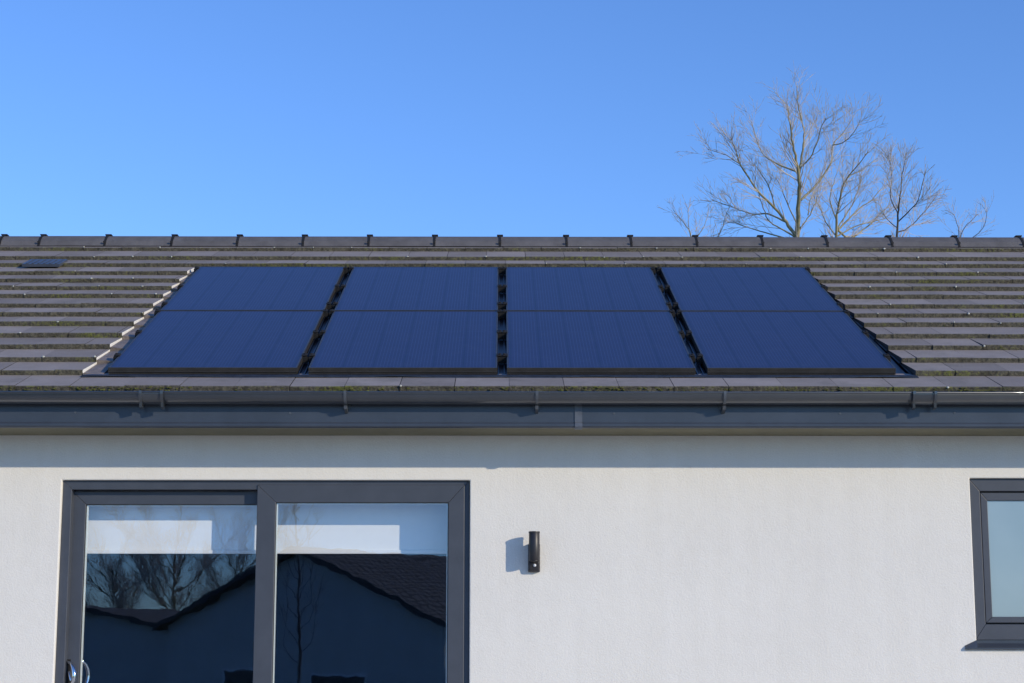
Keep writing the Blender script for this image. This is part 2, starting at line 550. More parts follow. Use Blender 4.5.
# underlay below the tiles and the rear slope
bm = bmesh.new()
x0, x1 = HX0 - .12, HX1 + .12
hexa(bm, [RW(x0, .02, -.03), RW(x1, .02, -.03), RW(x1, APU - .01, -.03), RW(x0, APU - .01, -.03),
          RW(x0, .02, -.012), RW(x1, .02, -.012), RW(x1, APU - .01, -.012), RW(x0, APU - .01, -.012)])
obj('underlay', bm, M['black'], tiles)
bm = bmesh.new()
zt = RW(0, APU, .03).z
hexa(bm, [(x0, APY + .01, zt - .08), (x1, APY + .01, zt - .08), (x1, BKY + .4, zt - .08 - (BKY + .4 - APY) * math.tan(BETA)), (x0, BKY + .4, zt - .08 - (BKY + .4 - APY) * math.tan(BETA)),
          (x0, APY + .01, zt - .01), (x1, APY + .01, zt - .01), (x1, BKY + .4, zt - .01 - (BKY + .4 - APY) * math.tan(BETA)), (x0, BKY + .4, zt - .01 - (BKY + .4 - APY) * math.tan(BETA))])
obj('rear_slope', bm, M['tile'], tiles)
# lichen specks on the tile corners
bm = bmesh.new()
for x, u, n in joints:
    m4 = Matrix.Translation(RW(x, u, n)) @ Matrix.Diagonal((.005 + RND() * .006, .003 + RND() * .003, .003 + RND() * .005, 1))
    bmesh.ops.create_icosphere(bm, subdivisions=1, radius=1, matrix=m4)
tag(obj('lichen', bm, M['lichen'], tiles, smooth=True), kind='stuff')

# ---- ridge
RPX = [-151, -86, -21, 5, 44, 109, 175, 240, 305, 370, 435, 500, 566, 630, 695, 760, 824, 888, 954, 1018]
RX = [P(p, 240, APY).x for p in RPX]
d = (RX[-1] - RX[5]) / (len(RX) - 6)
while RX[-1] < HX1: RX.append(RX[-1] + d)
while RX[0] > HX0: RX.insert(0, RX[0] - d)
RX[0] = HX0 - .13; RX[-1] = HX1 + .13
foot = RW(0, FOOT_U, .050)
topz = P(512, 237.2, APY).z
def ridge_profile(off=0.0):
    w_ = APY - foot.y + off * .8
    zt_ = topz + off; zf = foot.z - (0 if off == 0 else .004)
    h = zt_ - zf
    outer = [(-w_, 0), (-w_ * .82, h * .42), (-w_ * .55, h * .76), (-w_ * .26, h * .95), (0, h), (w_ * .26, h * .95), (w_ * .55, h * .76), (w_ * .82, h * .42), (w_, 0)]
    t = .016
    inner = [(y * (1 - t / w_), max(z - t, 0)) for y, z in outer]
    return [(APY + y, zf + z) for y, z in outer] + [(APY + y, zf + z) for y, z in inner[::-1]]
for a, b in zip(RX, RX[1:]):
    bm = bmesh.new()
    dz = rj(.0015)
    prism_x(bm, [(y, z + dz) for y, z in ridge_profile()], a + .004, b - .004)
    obj('ridge_tile', bm, M['ridge'], tiles)
for a in RX[1:-1]:
    bm = bmesh.new()
    prism_x(bm, ridge_profile(.006), a - .009, a + .009)
    # screw cap on the crown
    box(bm, a - .024, a + .024, APY - .03, APY + .03, topz + .0045, topz + .014)
    cyl(bm, (a, foot.y - .008, foot.z + .03), (a, foot.y - .001, foot.z + .03), .010, 8)
    obj('ridge_clip', bm, M['black'], tiles)

# ---- vent tile
bm = bmesh.new()
vu0 = RP(45, 264.8, .06)[1]; vu1 = RP(45, 258.6, .06)[1]
vx0, vx1 = RP(21.5, 265, .06)[0], RP(59, 265, .06)[0]
hexa(bm, [RW(vx0, vu0, .045), RW(vx1, vu0, .045), RW(vx1, vu1, .04), RW(vx0, vu1, .04),
          RW(vx0, vu0, .066), RW(vx1, vu0, .066), RW(vx1, vu1, .056), RW(vx0, vu1, .056)])
for q in range(6):
    xq = vx0 + .03 + q * (vx1 - vx0 - .06) / 5
    hexa(bm, [RW(xq - .006, vu0 + .02, .062), RW(xq + .006, vu0 + .02, .062), RW(xq + .006, vu1 - .03, .055), RW(xq - .006, vu1 - .03, .055),
              RW(xq - .006, vu0 + .02, .070), RW(xq + .006, vu0 + .02, .070), RW(xq + .006, vu1 - .03, .062), RW(xq - .006, vu1 - .03, .062)])
obj('roof_vent', bm, simple('slate_blue_vent', (.055, .068, .095), .35, .2, 12), tiles)

# ---- tray, side soakers and apron round the solar array
PU = dict(b0=RP(512, 367.8, .058)[1], b1=RP(512, 311.0, .058)[1], t0=RP(512, 310.3, .058)[1], t1=RP(512, 266.8, .058)[1])
bm = bmesh.new()
hexa(bm, [RW(-2.30, .30, .004), RW(2.28, .30, .004), RW(2.24, 3.56, .004), RW(-2.25, 3.56, .004),
          RW(-2.30, .30, .010), RW(2.28, .30, .010), RW(2.24, 3.56, .010), RW(-2.25, 3.56, .010)])
for xc in (-1.118, 0.0, 1.116):         # pressed ribs in the gaps between the panels
    for dx in (-.020, .012):
        hexa(bm, [RW(xc + dx - .004, .31, .0101), RW(xc + dx + .004, .31, .0101), RW(xc + dx + .004, 3.54, .0101), RW(xc + dx - .004, 3.54, .0101),
                  RW(xc + dx - .003, .31, .024), RW(xc + dx + .003, .31, .024), RW(xc + dx + .003, 3.54, .024), RW(xc + dx - .003, 3.54, .024)])
obj('array_tray', bm, M['tray'], tiles)
for sgn, cf, mat in ((-1, cut_l, 0), (1, cut_r, 0)):
    bm = bmesh.new()
    for k in range(1, 12):
        ua, ub = max(US[k], .30), min(US[k + 1] - .002, 3.55)
        xo0, xo1 = cf(ua) - sgn * .003, cf(ub) - sgn * .003
        wd = .050 if sgn < 0 else .012
        xi0, xi1 = (-2.228, -2.224) if sgn < 0 else (xo0 - wd, xo1 - wd * .8)
        lo, hi = (.034, .0115) if sgn < 0 else (.020, .012)
        il, ih = (.024, .018) if sgn < 0 else (.018, .014)
        hexa(bm, [RW(xo0, ua, .0105), RW(xi0, ua, .0105), RW(xi1, ub, .0105), RW(xo1, ub, .0105),
                  RW(xo0, ua, lo), RW(xi0, ua, il), RW(xi1, ub, ih), RW(xo1, ub, max(hi, .0115))])
    obj('side_soaker', bm, M['soaker'] if sgn < 0 else M['tray'], tiles)
bm = bmesh.new()
n_ = 60
xa, xb = -2.33, 2.31
for q in range(n_):
    x0_, x1_ = xa + (xb - xa) * q / n_, xa + (xb - xa) * (q + 1) / n_
    w0, w1 = .0025 * math.sin(q * .9) + .002 * math.sin(q * .37), .0025 * math.sin((q + 1) * .9) + .002 * math.sin((q + 1) * .37)
    ua = .281
    v = [bm.verts.new(p) for p in (RW(x0_, ua + w0, .036 + w0), RW(x1_, ua + w1, .036 + w1), RW(x1_, .345, .030), RW(x0_, .345, .030),
                                   RW(x0_, ua + w0 - .001, .030 + w0), RW(x1_, ua + w1 - .001, .030 + w1))]
    bm.faces.new((v[0], v[1], v[2], v[3])); bm.faces.new((v[4], v[5], v[1], v[0]))
bmesh.ops.remove_doubles(bm, verts=bm.verts, dist=.0003)
obj('apron_flashing', bm, M['apron'], tiles, smooth=True)

# ---- gutter, fascia, soffit
GX0, GX1 = HX0 - .14, HX1 + .14
GYC, GZT, GR = -.4165, 2.568, .055
def gut_prof(r, t0=0.0, zoff=0.0):
    pts = []
    for q in range(41):
        a = math.pi + math.pi * q / 40
        pts.append((GYC - math.cos(a - math.pi) * r, GZT - math.sin(a - math.pi) * r * .96))
    return pts
bm = bmesh.new()
o_ = gut_prof(GR); i_ = gut_prof(GR - .003)
lip = [(GYC - GR - .003, GZT + .002), (GYC - GR - .004, GZT + .007), (GYC - GR, GZT + .010), (GYC - GR + .006, GZT + .008)]
# outer arc runs front (y min) to back
prism_x(bm, [(y, z) for y, z in o_] + [(y, z + .0005) for y, z in i_[::-1]] + lip[::-1], GX0, GX1)
gut = obj('gutter', bm, M['gutter'], house, smooth=False)
for p in gut.data.polygons:
    p.use_smooth = len(p.vertices) == 4
def strap(bm, x, wd, extra=.004):
    o1 = gut_prof(GR + extra + .003); i1 = gut_prof(GR + .0006)
    prism_x(bm, [(o1[0][0], GZT + .012), ] + o1 + [(i1[-1][0], i1[-1][1])] + i1[::-1] + [(i1[0][0] + .006, GZT + .0125)], x - wd / 2, x + wd / 2)
for px in (-47, 345, 537, 725, 1113):
    x = P(px, 398, -.47).x
    bm = bmesh.new()
    strap(bm, x, .015)
    # hook tail below the gutter, back to the fascia
    hexa(bm, [(x - .008, -.425, 2.487), (x + .008, -.425, 2.487), (x + .008, -.3605, 2.472), (x - .008, -.3605, 2.472),
              (x - .008, -.437, 2.506), (x + .008, -.437, 2.506), (x + .008, -.3605, 2.505), (x - .008, -.3605, 2.505)])
    hexa(bm, [(x - .02, -.369, 2.495), (x + .02, -.369, 2.495), (x + .02, -.3602, 2.495), (x - .02, -.3602, 2.495),
              (x - .02, -.369, 2.54), (x + .02, -.369, 2.54), (x + .02, -.3602, 2.54), (x - .02, -.3602, 2.54)])
    obj('gutter_bracket', bm, M['bracket'], gut)
for px in (151, 925):
    x = P(px, 398, -.47).x
    bm = bmesh.new()
    o1 = gut_prof(GR + .0022); i1 = gut_prof(GR + .0006)
    prism_x(bm, o1 + i1[::-1], x - .065, x + .065)
    for dx in (-.057, .057):
        strap(bm, x + dx, .015, .008)
        hexa(bm, [(x + dx - .007, -.455, 2.494), (x + dx + .007, -.455, 2.494), (x + dx + .007, -.415, 2.487), (x + dx - .007, -.415, 2.487),
                  (x + dx - .007, -.458, 2.520), (x + dx + .007, -.458, 2.520), (x + dx + .007, -.415, 2.506), (x + dx - .007, -.415, 2.506)])
    obj('gutter_union', bm, M['gutter'], gut)
bm = bmesh.new()
prof = [(-.360, 2.57), (-.360, 2.4245), (-.3645, 2.4215), (-.3670, 2.415), (-.3670, 2.405), (-.3635, 2.3985), (-.357, 2.395), (-.342, 2.395), (-.342, 2.57)]
prism_x(bm, prof, GX0, GX1)
fas = obj('fascia', bm, M['fascia'], house)
bm = bmesh.new()
xj = P(578.5, 415, -.365).x
prof2 = [(-.3655, 2.555), (-.3655, 2.426), (-.3705, 2.42), (-.372, 2.402), (-.366, 2.391), (-.338, 2.389), (-.338, 2.3945), (-.357, 2.3945), (-.3635, 2.398), (-.3672, 2.405), (-.3672, 2.415), (-.3647, 2.422), (-.3602, 2.425), (-.3602, 2.555)]
prism_x(bm, prof2, xj - .020, xj + .020)
obj('fascia_joint', bm, M['jointc'], fas)
for px, py in ((614, 413.5), (840, 413.5), (954.5, 412.5), (75, 412.5), (290, 413)):
    c = P(px, py, -.361)
    bm = bmesh.new()
    cyl(bm, (c.x, -.3602, c.z), (c.x, -.3625, c.z), .006, 10)
    obj('fascia_pin', bm, M['bracket'], fas)
bm = bmesh.new()
box(bm, GX0, GX1, -.3415, -.0005, 2.396, 2.404)
obj('soffit', bm, M['soffit'], house)

# ---- patio door: outer frame as the part, sashes, panes and handles as its pieces
def ring(bm, x0, x1, z0, z1, y0, y1, wl, wr, wt, wb, mi=0):
    """mitred frame, optionally different member widths"""
    o = [(x0, z0), (x1, z0), (x1, z1), (x0, z1)]
    i = [(x0 + wl, z0 + wb), (x1 - wr, z0 + wb), (x1 - wr, z1 - wt), (x0 + wl, z1 - wt)]
    e = .0006
    for a in range(4):
        b = (a + 1) % 4
        hexa(bm, [(o[a][0], y0, o[a][1]), (o[b][0], y0, o[b][1]), (i[b][0], y0, i[b][1]), (i[a][0], y0, i[a][1]),
                  (o[a][0], y1, o[a][1]), (o[b][0], y1, o[b][1]), (i[b][0], y1, i[b][1]), (i[a][0], y1, i[a][1])], mi)
FY = .028
bm = bmesh.new()
ring(bm, DX0 + .001, DX1 - .001, .0, DZ1 - .001, FY, FY + .125, .050, .050, .050, .04)
door = obj('patio_door', bm, M['frame'], house, bevel=.0025)
XM0, XM1 = P(255.6, 560, .02).x, P(274.6, 560, .02).x       # meeting stile of the front sash
def pane_sheet(name, x0, x1, z0, z1, y, mat, parent):
    bm = bmesh.new()
    v = [bm.verts.new(p) for p in ((x0, y, z0), (x1, y, z0), (x1, y, z1), (x0, y, z1))]
    bm.faces.new(v)
    return obj(name, bm, mat, parent, keep=True)
def sash(x0, x1, z0, z1, y0, y1, wl, wr, wt, wb, parent):
    bm = bmesh.new()
    ring(bm, x0, x1, z0, z1, y0, y1, wl, wr, wt, wb)
    s = obj('sash', bm, M['frame'], parent, bevel=.003)
    bm = bmesh.new()
    ring(bm, x0 + wl - .001, x1 - wr + .001, z0 + wb - .001, z1 - wt + .001, y0 + .006, y0 + .012, .004, .004, .004, .004)
    obj('gasket', bm, M['framedk'], parent)
    gx0, gx1, gz0, gz1 = x0 + wl + .001, x1 - wr - .001, z0 + wb + .001, z1 - wt - .001
    pane_sheet('pane', gx0, gx1, gz0, gz1, y0 + .014, M['glass'], parent)
    bm = bmesh.new()
    ring(bm, gx0 + .001, gx1 - .001, gz0 + .001, gz1 - .001, y0 + .016, y0 + .032, .007, .007, .005, .005)
    obj('spacer_bar', bm, M['spacer'], parent)
    pane_sheet('pane', gx0, gx1, gz0, gz1, y0 + .034, M['glassin'], parent)
# rear (left) sash
sy = FY + .056
zb, zt_ = .03, P(170, 493.5, sy).z + .012
lx0 = P(72.5, 500, sy).x - .004
gx = P(86, 505, sy).x; gtop = P(170, 504.5, sy).z
sash(lx0, XM1 - .01, zb, zt_, sy, sy + .055, gx - lx0, .09, zt_ - gtop, .09, door)
# front (right) sash
sy2 = FY - .007
rx1 = P(464.3, 560, sy2).x
rt = P(360, 484.8, sy2).z
sash(XM0, rx1, .03, rt, sy2, sy2 + .052, XM1 - XM0, rx1 - P(448, 560, sy2).x, rt - P(360, 502.6, sy2).z, .09, door)
# pull handles, outside and inside
def handle(cx, y, ztop, out, s=1.0):
    bm = bmesh.new()
    pts = []
    hgt = .16
    for q in range(19):
        t = q / 18
        a = math.pi * t
        bow = math.sin(a) ** .4
        pts.append(Vector((cx - .012 + .056 * bow * s, y + out * (.006 + .048 * bow), ztop - hgt * t)))
    rad = [.009 + .003 * math.sin(math.pi * q / 18) for q in range(19)]
    tube(bm, pts, rad, 12)
    return bm
hc = P(68.5, 672, sy).x
ht = P(70, 661.5, sy).z
bm = handle(hc, sy, ht, -1)
obj('handle', bm, M['chrome'], door, smooth=True)
bm = bmesh.new()
box(bm, hc - .026, hc + .012, sy - .006, sy - .0005, ht - .215, ht + .012)
o = obj('handle_plate', bm, M['black'], door, bevel=.004)
bm = bmesh.new()
cyl(bm, (hc + .004, sy - .012, ht - .055), (hc + .022, sy - .03, ht - .105), .008, 12)
obj('thumb_turn', bm, M['chrome'], door, smooth=True)
bm = handle(gx - .006, sy + .055, ht + .004, 1, .8)
obj('handle', bm, M['chrome'], door, smooth=True)

# ---- casement window at the right
wy = .026
bm = bmesh.new()
fl = P(979.7, 493, wy).x - WX0
fz1 = WZ1 - .001; fz0 = P(1000, 640, wy).z
ring(bm, WX0 + .001, WX1 - .001, fz0, fz1, wy, wy + .07, fl, fl, fz1 - P(1000, 491.2, wy).z, P(1000, 624.3, wy).z - fz0)
win = obj('window', bm, M['frame'], house, bevel=.003)
bm = bmesh.new()
s0x, s1x = WX0 + fl + .005, WX1 - fl - .005
sz0, sz1 = P(1000, 622.8, wy + .008).z, P(1000, 492.7, wy + .008).z
gl, gz0, gz1 = P(987.6, 510, wy + .012).x, P(1000, 616.8, wy + .012).z, P(1000, 500.6, wy + .012).z
ring(bm, s0x, s1x, sz0, sz1, wy + .008, wy + .06, gl - s0x, gl - s0x, sz1 - gz1, gz0 - sz0)
obj('casement', bm, M['frame'], win, bevel=.003)
bm = bmesh.new()
ring(bm, WX0 + fl - .002, WX1 - fl + .002, sz0 - .008, sz1 + .008, wy + .03, wy + .05, .02, .02, .02, .02)
obj('gasket', bm, M['framedk'], win)
bm = bmesh.new()
box(bm, gl - .004, s1x - (gl - s0x) + .004, wy + .022, wy + .046, gz0 - .004, gz1 + .004)
obj('pane', bm, M['obscure'], win)
bm = bmesh.new()
slz = P(1000, 640, wy).z
prism_x(bm, [(wy + .004, slz - .001), (wy + .06, slz - .001), (wy + .06, slz - .036), (wy + .004, slz - .036)], WX0 + .004, WX1 - .004)
sb = P(990, 649.6, -.035).z
prism_x(bm, [(.06, sb + .034), (.0285, sb + .034), (-.019, sb + .010), (-.019, sb), (-.0015, sb), (-.0015, sb + .004), (.06, sb + .004)], WX0 + .001, WX1 - .001)
slx = P(966.5, 648, -.03).x
hexa(bm, [(slx, -.019, sb), (WX0 + .0005, -.019, sb), (WX0 + .0005, -.0015, sb), (slx, -.0015, sb),
          (slx, -.019, sb + .010), (WX0 + .0005, -.019, sb + .011), (WX0 + .0005, -.0015, sb + .052), (slx, -.0015, sb + .022)])
prism_x(bm, [(-.0015, sb + .026), (-.019, sb + .0095), (-.019, sb), (-.0015, sb)], WX1 - .001, WX1 + .045)
obj('sill', bm, M['fascia'], win)

# ---------------------------------------------------------------- blinds behind the door
def blind(x0, x1, zbot, y, label):
    root = empty('roller_blind', ((x0 + x1) / 2, y, zbot), label, 'blind', 'white roller blinds behind the patio door')
    hw = (x1 - x0) / 2
    bm = bmesh.new()
    box(bm, -hw, hw, 0, .0015, .022, 2.33 - zbot)
    obj('fabric', bm, M['blind'], root)
    bm = bmesh.new()
    box(bm, -hw, hw, -.007, .008, 0, .0215)
    obj('bottom_bar', bm, M['blind'], root, bevel=.003)
    bm = bmesh.new()
    cyl(bm, (-hw, .02, 2.34 - zbot), (hw, .02, 2.34 - zbot), .022, 16)
    obj('roller', bm, M['blind'], root, smooth=True)
by = .240
zbl = P(300, 553.8, by).z
blind(-2.42, -1.335, zbl, by, 'white roller blind lowered a little behind the left sliding pane with the chrome handle')
blind(-1.325, -.20, zbl, by, 'white roller blind lowered a little behind the right pane, nearer the wall light')

# ---------------------------------------------------------------- solar panels
PW = 1.056
xs_c = [-1.674, -.555, .555, 1.678]
clamp_u = [RP(502, y, .05)[1] for y in (269.5, 287.4, 304.9, 312.5, 333.4, 356.8)]
names_x = ['leftmost', 'second from the left', 'third from the left', 'rightmost']
def panel_label(r, c):
    row = 'upper' if r else 'lower'
    return [['large dark blue solar panel, lower left corner of the array beside the pale cut tiles',
             'dark blue solar panel in the lower row, second from the left',
             'dark blue solar panel in the lower row, third from the left',
             'dark blue solar panel, lower right corner of the array beside the dark cut tiles'],
            ['dark blue solar panel, upper left corner of the array beside the pale cut tiles',
             'dark blue solar panel in the upper row under the ridge, second from the left',
             'dark blue solar panel in the upper row under the ridge, third from the left',
             'dark blue solar panel, upper right corner of the array beside the dark cut tiles']][r][c]
def make_panel(r, c, proto=None):
    u0, u1 = (PU['t0'], PU['t1']) if r else (PU['b0'], PU['b1'])
    cx = xs_c[c]
    Lp = u1 - u0
    e = empty('solar_panel', RW(cx, u0, .02), panel_label(r, c), 'solar panel', 'solar panels set in the roof', rot=(BETA, 0, 0))
    if proto:
        for ch in proto.children:
            o = ch.copy(); COL.objects.link(o); o.parent = e
    else:
        hw = PW / 2; t = .038
        bm = bmesh.new()
        fw = .010
        def rb(x0, x1, y0, y1): box(bm, x0, x1, y0, y1, 0, t)
        rb(-hw, -hw + fw, 0, Lp); rb(hw - fw, hw, 0, Lp)
        rb(-hw + fw + .0002, hw - fw - .0002, 0, fw); rb(-hw + fw + .0002, hw - fw - .0002, Lp - fw, Lp)
        if r == 0: box(bm, -hw, hw, -.006, -.0005, .012, .017)      # drip lip on the lower rail
        obj('frame', bm, M['pvframe'], e, bevel=.0012)
        bm = bmesh.new()
        box(bm, -hw + fw + .0005, hw - fw - .0005, fw + .0005, Lp - fw - .0005, .010, t - .0015)
        obj('laminate', bm, M['pv'], e)
        us = clamp_u[:3] if r else clamp_u[3:]
        sides = (-1, 1)
        for u in us:
            for s_ in sides:
                bm = bmesh.new()
                xo = s_ * (hw + .014)
                box(bm, xo - .015, xo + .015, -.026, .026, -.004, .034)
                box(bm, xo - s_ * .004 - .015, xo - s_ * .004 + .015, -.025, .025, .0388, .0445)
                cyl(bm, (xo, 0, .0445), (xo, 0, .050), .007, 8)
                obj('clamp', bm, M['black'], e, loc=(0, u - u0, 0), bevel=.002)
    return e
for r in (0, 1):
    p0 = None
    for c in range(4):
        p = make_panel(r, c, p0)
        if p0 is None: p0 = p

# ---------------------------------------------------------------- wall light
lx = P(534.2, 550, -.06).x
lz0, lz1 = P(534, 572, -.03).z, P(534, 543.5, -.03).z
lamp = empty('wall_light', (lx, 0, lz0), 'small black cylinder wall light with a motion sensor on the pale wall', 'wall light')
bm = bmesh.new()
h = lz1 - lz0
hexa(bm, [(-.030, -.030, 0), (.030, -.030, 0), (.034, -.0005, 0), (-.034, -.0005, 0),
          (-.030, -.036, h), (.030, -.036, h), (.034, -.0005, h), (-.034, -.0005, h)])
obj('bracket', bm, M['lamp'], lamp, bevel=.005)
bm = bmesh.new()
cz0, cz1 = P(534, 560.5, -.09).z - lz0, P(534, 531.4, -.09).z - lz0
cyl(bm, (0, -.083, cz0), (0, -.083, cz1 - .010), .0295, 32)
cyl(bm, (0, -.083, cz1 - .010), (0, -.083, cz1), .0310, 32)
cyl(bm, (0, -.083, cz0 - .004), (0, -.083, cz0), .027, 32)
obj('lamp_body', bm, M['lamp'], lamp)
bm = bmesh.new()
hexa(bm, [(-.026, -.038, .006), (.026, -.038, .006), (.033, -.020, -.001), (-.033, -.020, -.001),
          (-.030, -.046, cz0 - .006), (.030, -.046, cz0 - .006), (.033, -.020, cz0 - .006), (-.033, -.020, cz0 - .006)])
sens = obj('sensor_housing', bm, M['lamp'], lamp, bevel=.006)
bm = bmesh.new()
bmesh.ops.create_uvsphere(bm, u_segments=16, v_segments=10, radius=.0085, matrix=Matrix.Translation((.003, -.043, .036)))
obj('sensor_lens', bm, M['lens'], sens, smooth=True)

# ---------------------------------------------------------------- moss along the tile edges
bm = bmesh.new()
rm = random.Random(11)
for k, u0 in enumerate(US):
    cnt = 620 if k == 0 else 60
    for q in range(cnt):
        x = rm.uniform(-3.9, 4.1)
        cluster = math.sin(x * 2.1 + k * 1.7) + math.sin(x * 5.3 + k) * .7 + math.sin(x * 13 + 2 * k) * .4
        if cluster < rm.uniform(-1.2, 1.6) - (1.0 if k == 0 else 0): continue
        if 1 <= k <= 11 and cut_l(u0) - .01 < x < cut_r(u0) + .01: continue
        s_ = rm.uniform(.003, .0065) * (1.0 if k == 0 else .85)
        m4 = Matrix.Translation(RW(x, u0 + rm.uniform(-.004, .006), rm.uniform(.024, .046))) @ Matrix.Rotation(BETA, 4, 'X') @ Matrix.Diagonal((s_ * rm.uniform(1, 2.2), s_ * .8, s_ * .7, 1))
        bmesh.ops.create_icosphere(bm, subdivisions=1, radius=1, matrix=m4)
for v in bm.verts: v.co += Vector((rm.uniform(-1, 1), rm.uniform(-1, 1), rm.uniform(-1, 1))) * .0016
mo = obj('moss', bm, M['moss'])
tag(mo, 'yellow green moss growing along the lower edges of the roof tiles', 'moss', kind='stuff')

# ---------------------------------------------------------------- bare trees
def grow(bm, bmt, rng, start, d, length, r0, level, maxlev, spread=.62, up=.10, dens=1.0, minr=.0035):
    nseg = max(3, int(length / (.22 if level < 2 else .12)))
    nseg = min(nseg, 14)
    pts = [start.copy()]; dirs = []
    d = d.normalized()
    wob = .07 if level < 3 else .10
    for i in range(nseg):
        d = (d + Vector((rng.gauss(0, wob), rng.gauss(0, wob), rng.gauss(0, wob) + up))).normalized()
        pts.append(pts[-1] + d * (length / nseg)); dirs.append(d.copy())
    rad = [max(minr * .6, r0 * (1 - .80 * i / nseg)) for i in range(nseg + 1)]
    tube(bm if level > 1 else bmt, pts, rad, 3 if level >= 3 else 5, cap=False)
    if level < maxlev:
        nb = int(max(3, length / (.15 if level < 2 else .10)) * dens * rng.uniform(.8, 1.2))
        for b in range(nb):
            t = rng.uniform(.18, .98) if level else rng.uniform(.35, .98)
            i = min(nseg - 1, int(t * nseg)); f = t * nseg - i
            p = pts[i].lerp(pts[i + 1], f)
            dd = dirs[i]
            ax = dd.orthogonal().normalized()
            ax.rotate(Matrix.Rotation(rng.uniform(0, 2 * math.pi), 3, dd))
            nd = (dd + ax * rng.uniform(spread * .7, spread * 1.35)).normalized()
            ln = length * rng.uniform(.30, .62) * (1.2 - .55 * t)
            rr = min(rad[i] * .62, r0 * .55)
            if ln < .08: continue
            grow(bm, bmt, rng, p, nd, ln, max(rr, minr), level + 1, maxlev, spread, up, dens, minr)
def bare_tree(name, base, limbs, seed, label, cat='tree', group=None, mats=('trunk', 'bark'), maxlev=3, dens=1.0, minr=.0035, twl=1.0):
    """limbs: list of (points, r0, r1); points relative to base; side branches grow from them"""
    rng = random.Random(seed)
    e = empty(name, base, label, cat, group)
    bt, bc = bmesh.new(), bmesh.new()
    for pts, r0, r1, from_t in limbs:
        P_ = [Vector(p) for p in pts]
        # smooth the guide line (Catmull-Rom) and add small kinks
        out = []
        n = len(P_)
        for i in range(n - 1):
            p0, p1, p2, p3 = P_[max(i - 1, 0)], P_[i], P_[i + 1], P_[min(i + 2, n - 1)]
            for s in range(4):
                t = s / 4
                out.append(.5 * ((2 * p1) + (p2 - p0) * t + (2 * p0 - 5 * p1 + 4 * p2 - p3) * t * t + (3 * p1 - p0 - 3 * p2 + p3) * t ** 3))
        out.append(P_[-1])
        tot = sum((b - a).length for a, b in zip(out, out[1:]))
        out = [p + Vector((rng.gauss(0, .005), rng.gauss(0, .005), 0)) * (1 if 0 < i < len(out) - 1 else 0) for i, p in enumerate(out)]
        m = len(out)
        rad = [r0 + (r1 - r0) * (i / (m - 1)) ** .85 for i in range(m)]
        tube(bt, out, rad, 7, cap=False)
        nb = int(tot / .06 * dens)
        for b in range(nb):
            t = rng.uniform(from_t, .99) if b < nb - 4 else rng.uniform(.9, 1)
            i = min(m - 2, int(t * (m - 1))); f = t * (m - 1) - i
            p = out[i].lerp(out[i + 1], f); dd = (out[i + 1] - out[i]).normalized()
            ax = dd.orthogonal().normalized(); ax.rotate(Matrix.Rotation(rng.uniform(0, 2 * math.pi), 3, dd))
            nd = (dd + ax * rng.uniform(.45, .95) + Vector((0, 0, .15))).normalized()
            ln = rng.uniform(.28, .80) * (1.25 - .55 * t) * twl
            grow(bc, bt, rng, p, nd, ln, max(minr, min(rad[i] * .45, .010)), 2, 1 + maxlev, .62, .07, dens, minr)
    obj('trunk', bt, M[mats[0]], e, smooth=True, keep=True)
    obj('crown', bc, M[mats[1]], e, smooth=True, keep=True)
    return e
TY = 16.0                                   # the garden beyond the house
def local(points, Y=TY, base=None, yd=None, rng=random.Random(3)):
    """photo-traced limb outline turned into metres, with each limb leaning in depth"""
    out = []
    lean = rng.uniform(-.35, .35)
    for i, (px, py) in enumerate(points):
        p = P(px, py, Y + lean * i)
        out.append(p - base)
    return out
b1 = P(797, 238, TY); b1.z = -.05
limbs = [
    (local([(797, 238), (798, 215), (799, 190), (798, 170), (794, 150), (791, 128), (788, 108)], base=b1), 0.0396, 0.0084, .25),
    (local([(799, 172), (803, 150), (804, 132), (800, 114), (797, 96), (797, 86)], base=b1), 0.0198, 0.0049, .2),
    (local([(796, 236), (786, 222), (775, 208), (757, 190), (741, 165), (735, 148), (731, 138)], base=b1), 0.0277, 0.0056, .15),
    (local([(798, 172), (782, 166), (765, 156), (757, 140), (752, 122)], base=b1), 0.0165, 0.0042, .2),
    (local([(801, 200), (815, 186), (830, 165), (833, 145), (842, 134), (850, 122)], base=b1), 0.0198, 0.0042, .2),
    (local([(800, 168), (810, 158), (818, 140), (821, 128), (826, 118)], base=b1), 0.0145, 0.0042, .2),
    (local([(833, 145), (842, 143), (852, 135), (860, 120)], base=b1), 0.0092, 0.0035, .2),
    (local([(786, 222), (768, 214), (752, 214), (735, 208), (712, 200)], base=b1), 0.0158, 0.0042, .2),
    (local([(741, 165), (726, 155), (710, 150)], base=b1), 0.0092, 0.0035, .2),
    (local([(775, 208), (770, 190), (762, 175), (755, 165)], base=b1), 0.0119, 0.0035, .2),
    (local([(808, 215), (812, 196), (822, 186)], base=b1), 0.0092, 0.0035, .2),
]
limbs += [
    (local([(797, 238), (780, 228), (768, 220), (762, 204), (758, 192)], base=b1), .014, .004, .2),
    (local([(798, 226), (788, 205), (782, 190), (776, 178)], base=b1), .012, .004, .2),
    (local([(799, 230), (808, 218), (814, 206), (818, 196)], base=b1), .012, .004, .2),
    (local([(792, 240), (770, 234), (750, 228), (733, 222)], base=b1), .014, .004, .2),
]
low = [([(0, 0, 0), (.02, .0, 1.5), (.0, .05, 3.2)] + [limbs[0][0][0]], .13, .062, .6)]
bare_tree('bare_tree', b1, low + limbs, 5, 'tallest bare tree behind the roof, with a pale main trunk and wide crown', group='bare trees beyond the roof', dens=1.0, minr=.0027, twl=.86)
b2 = P(836, 238, TY + 2); b2.z = -.05
L2 = lambda pts: local(pts, TY + 2, b2)
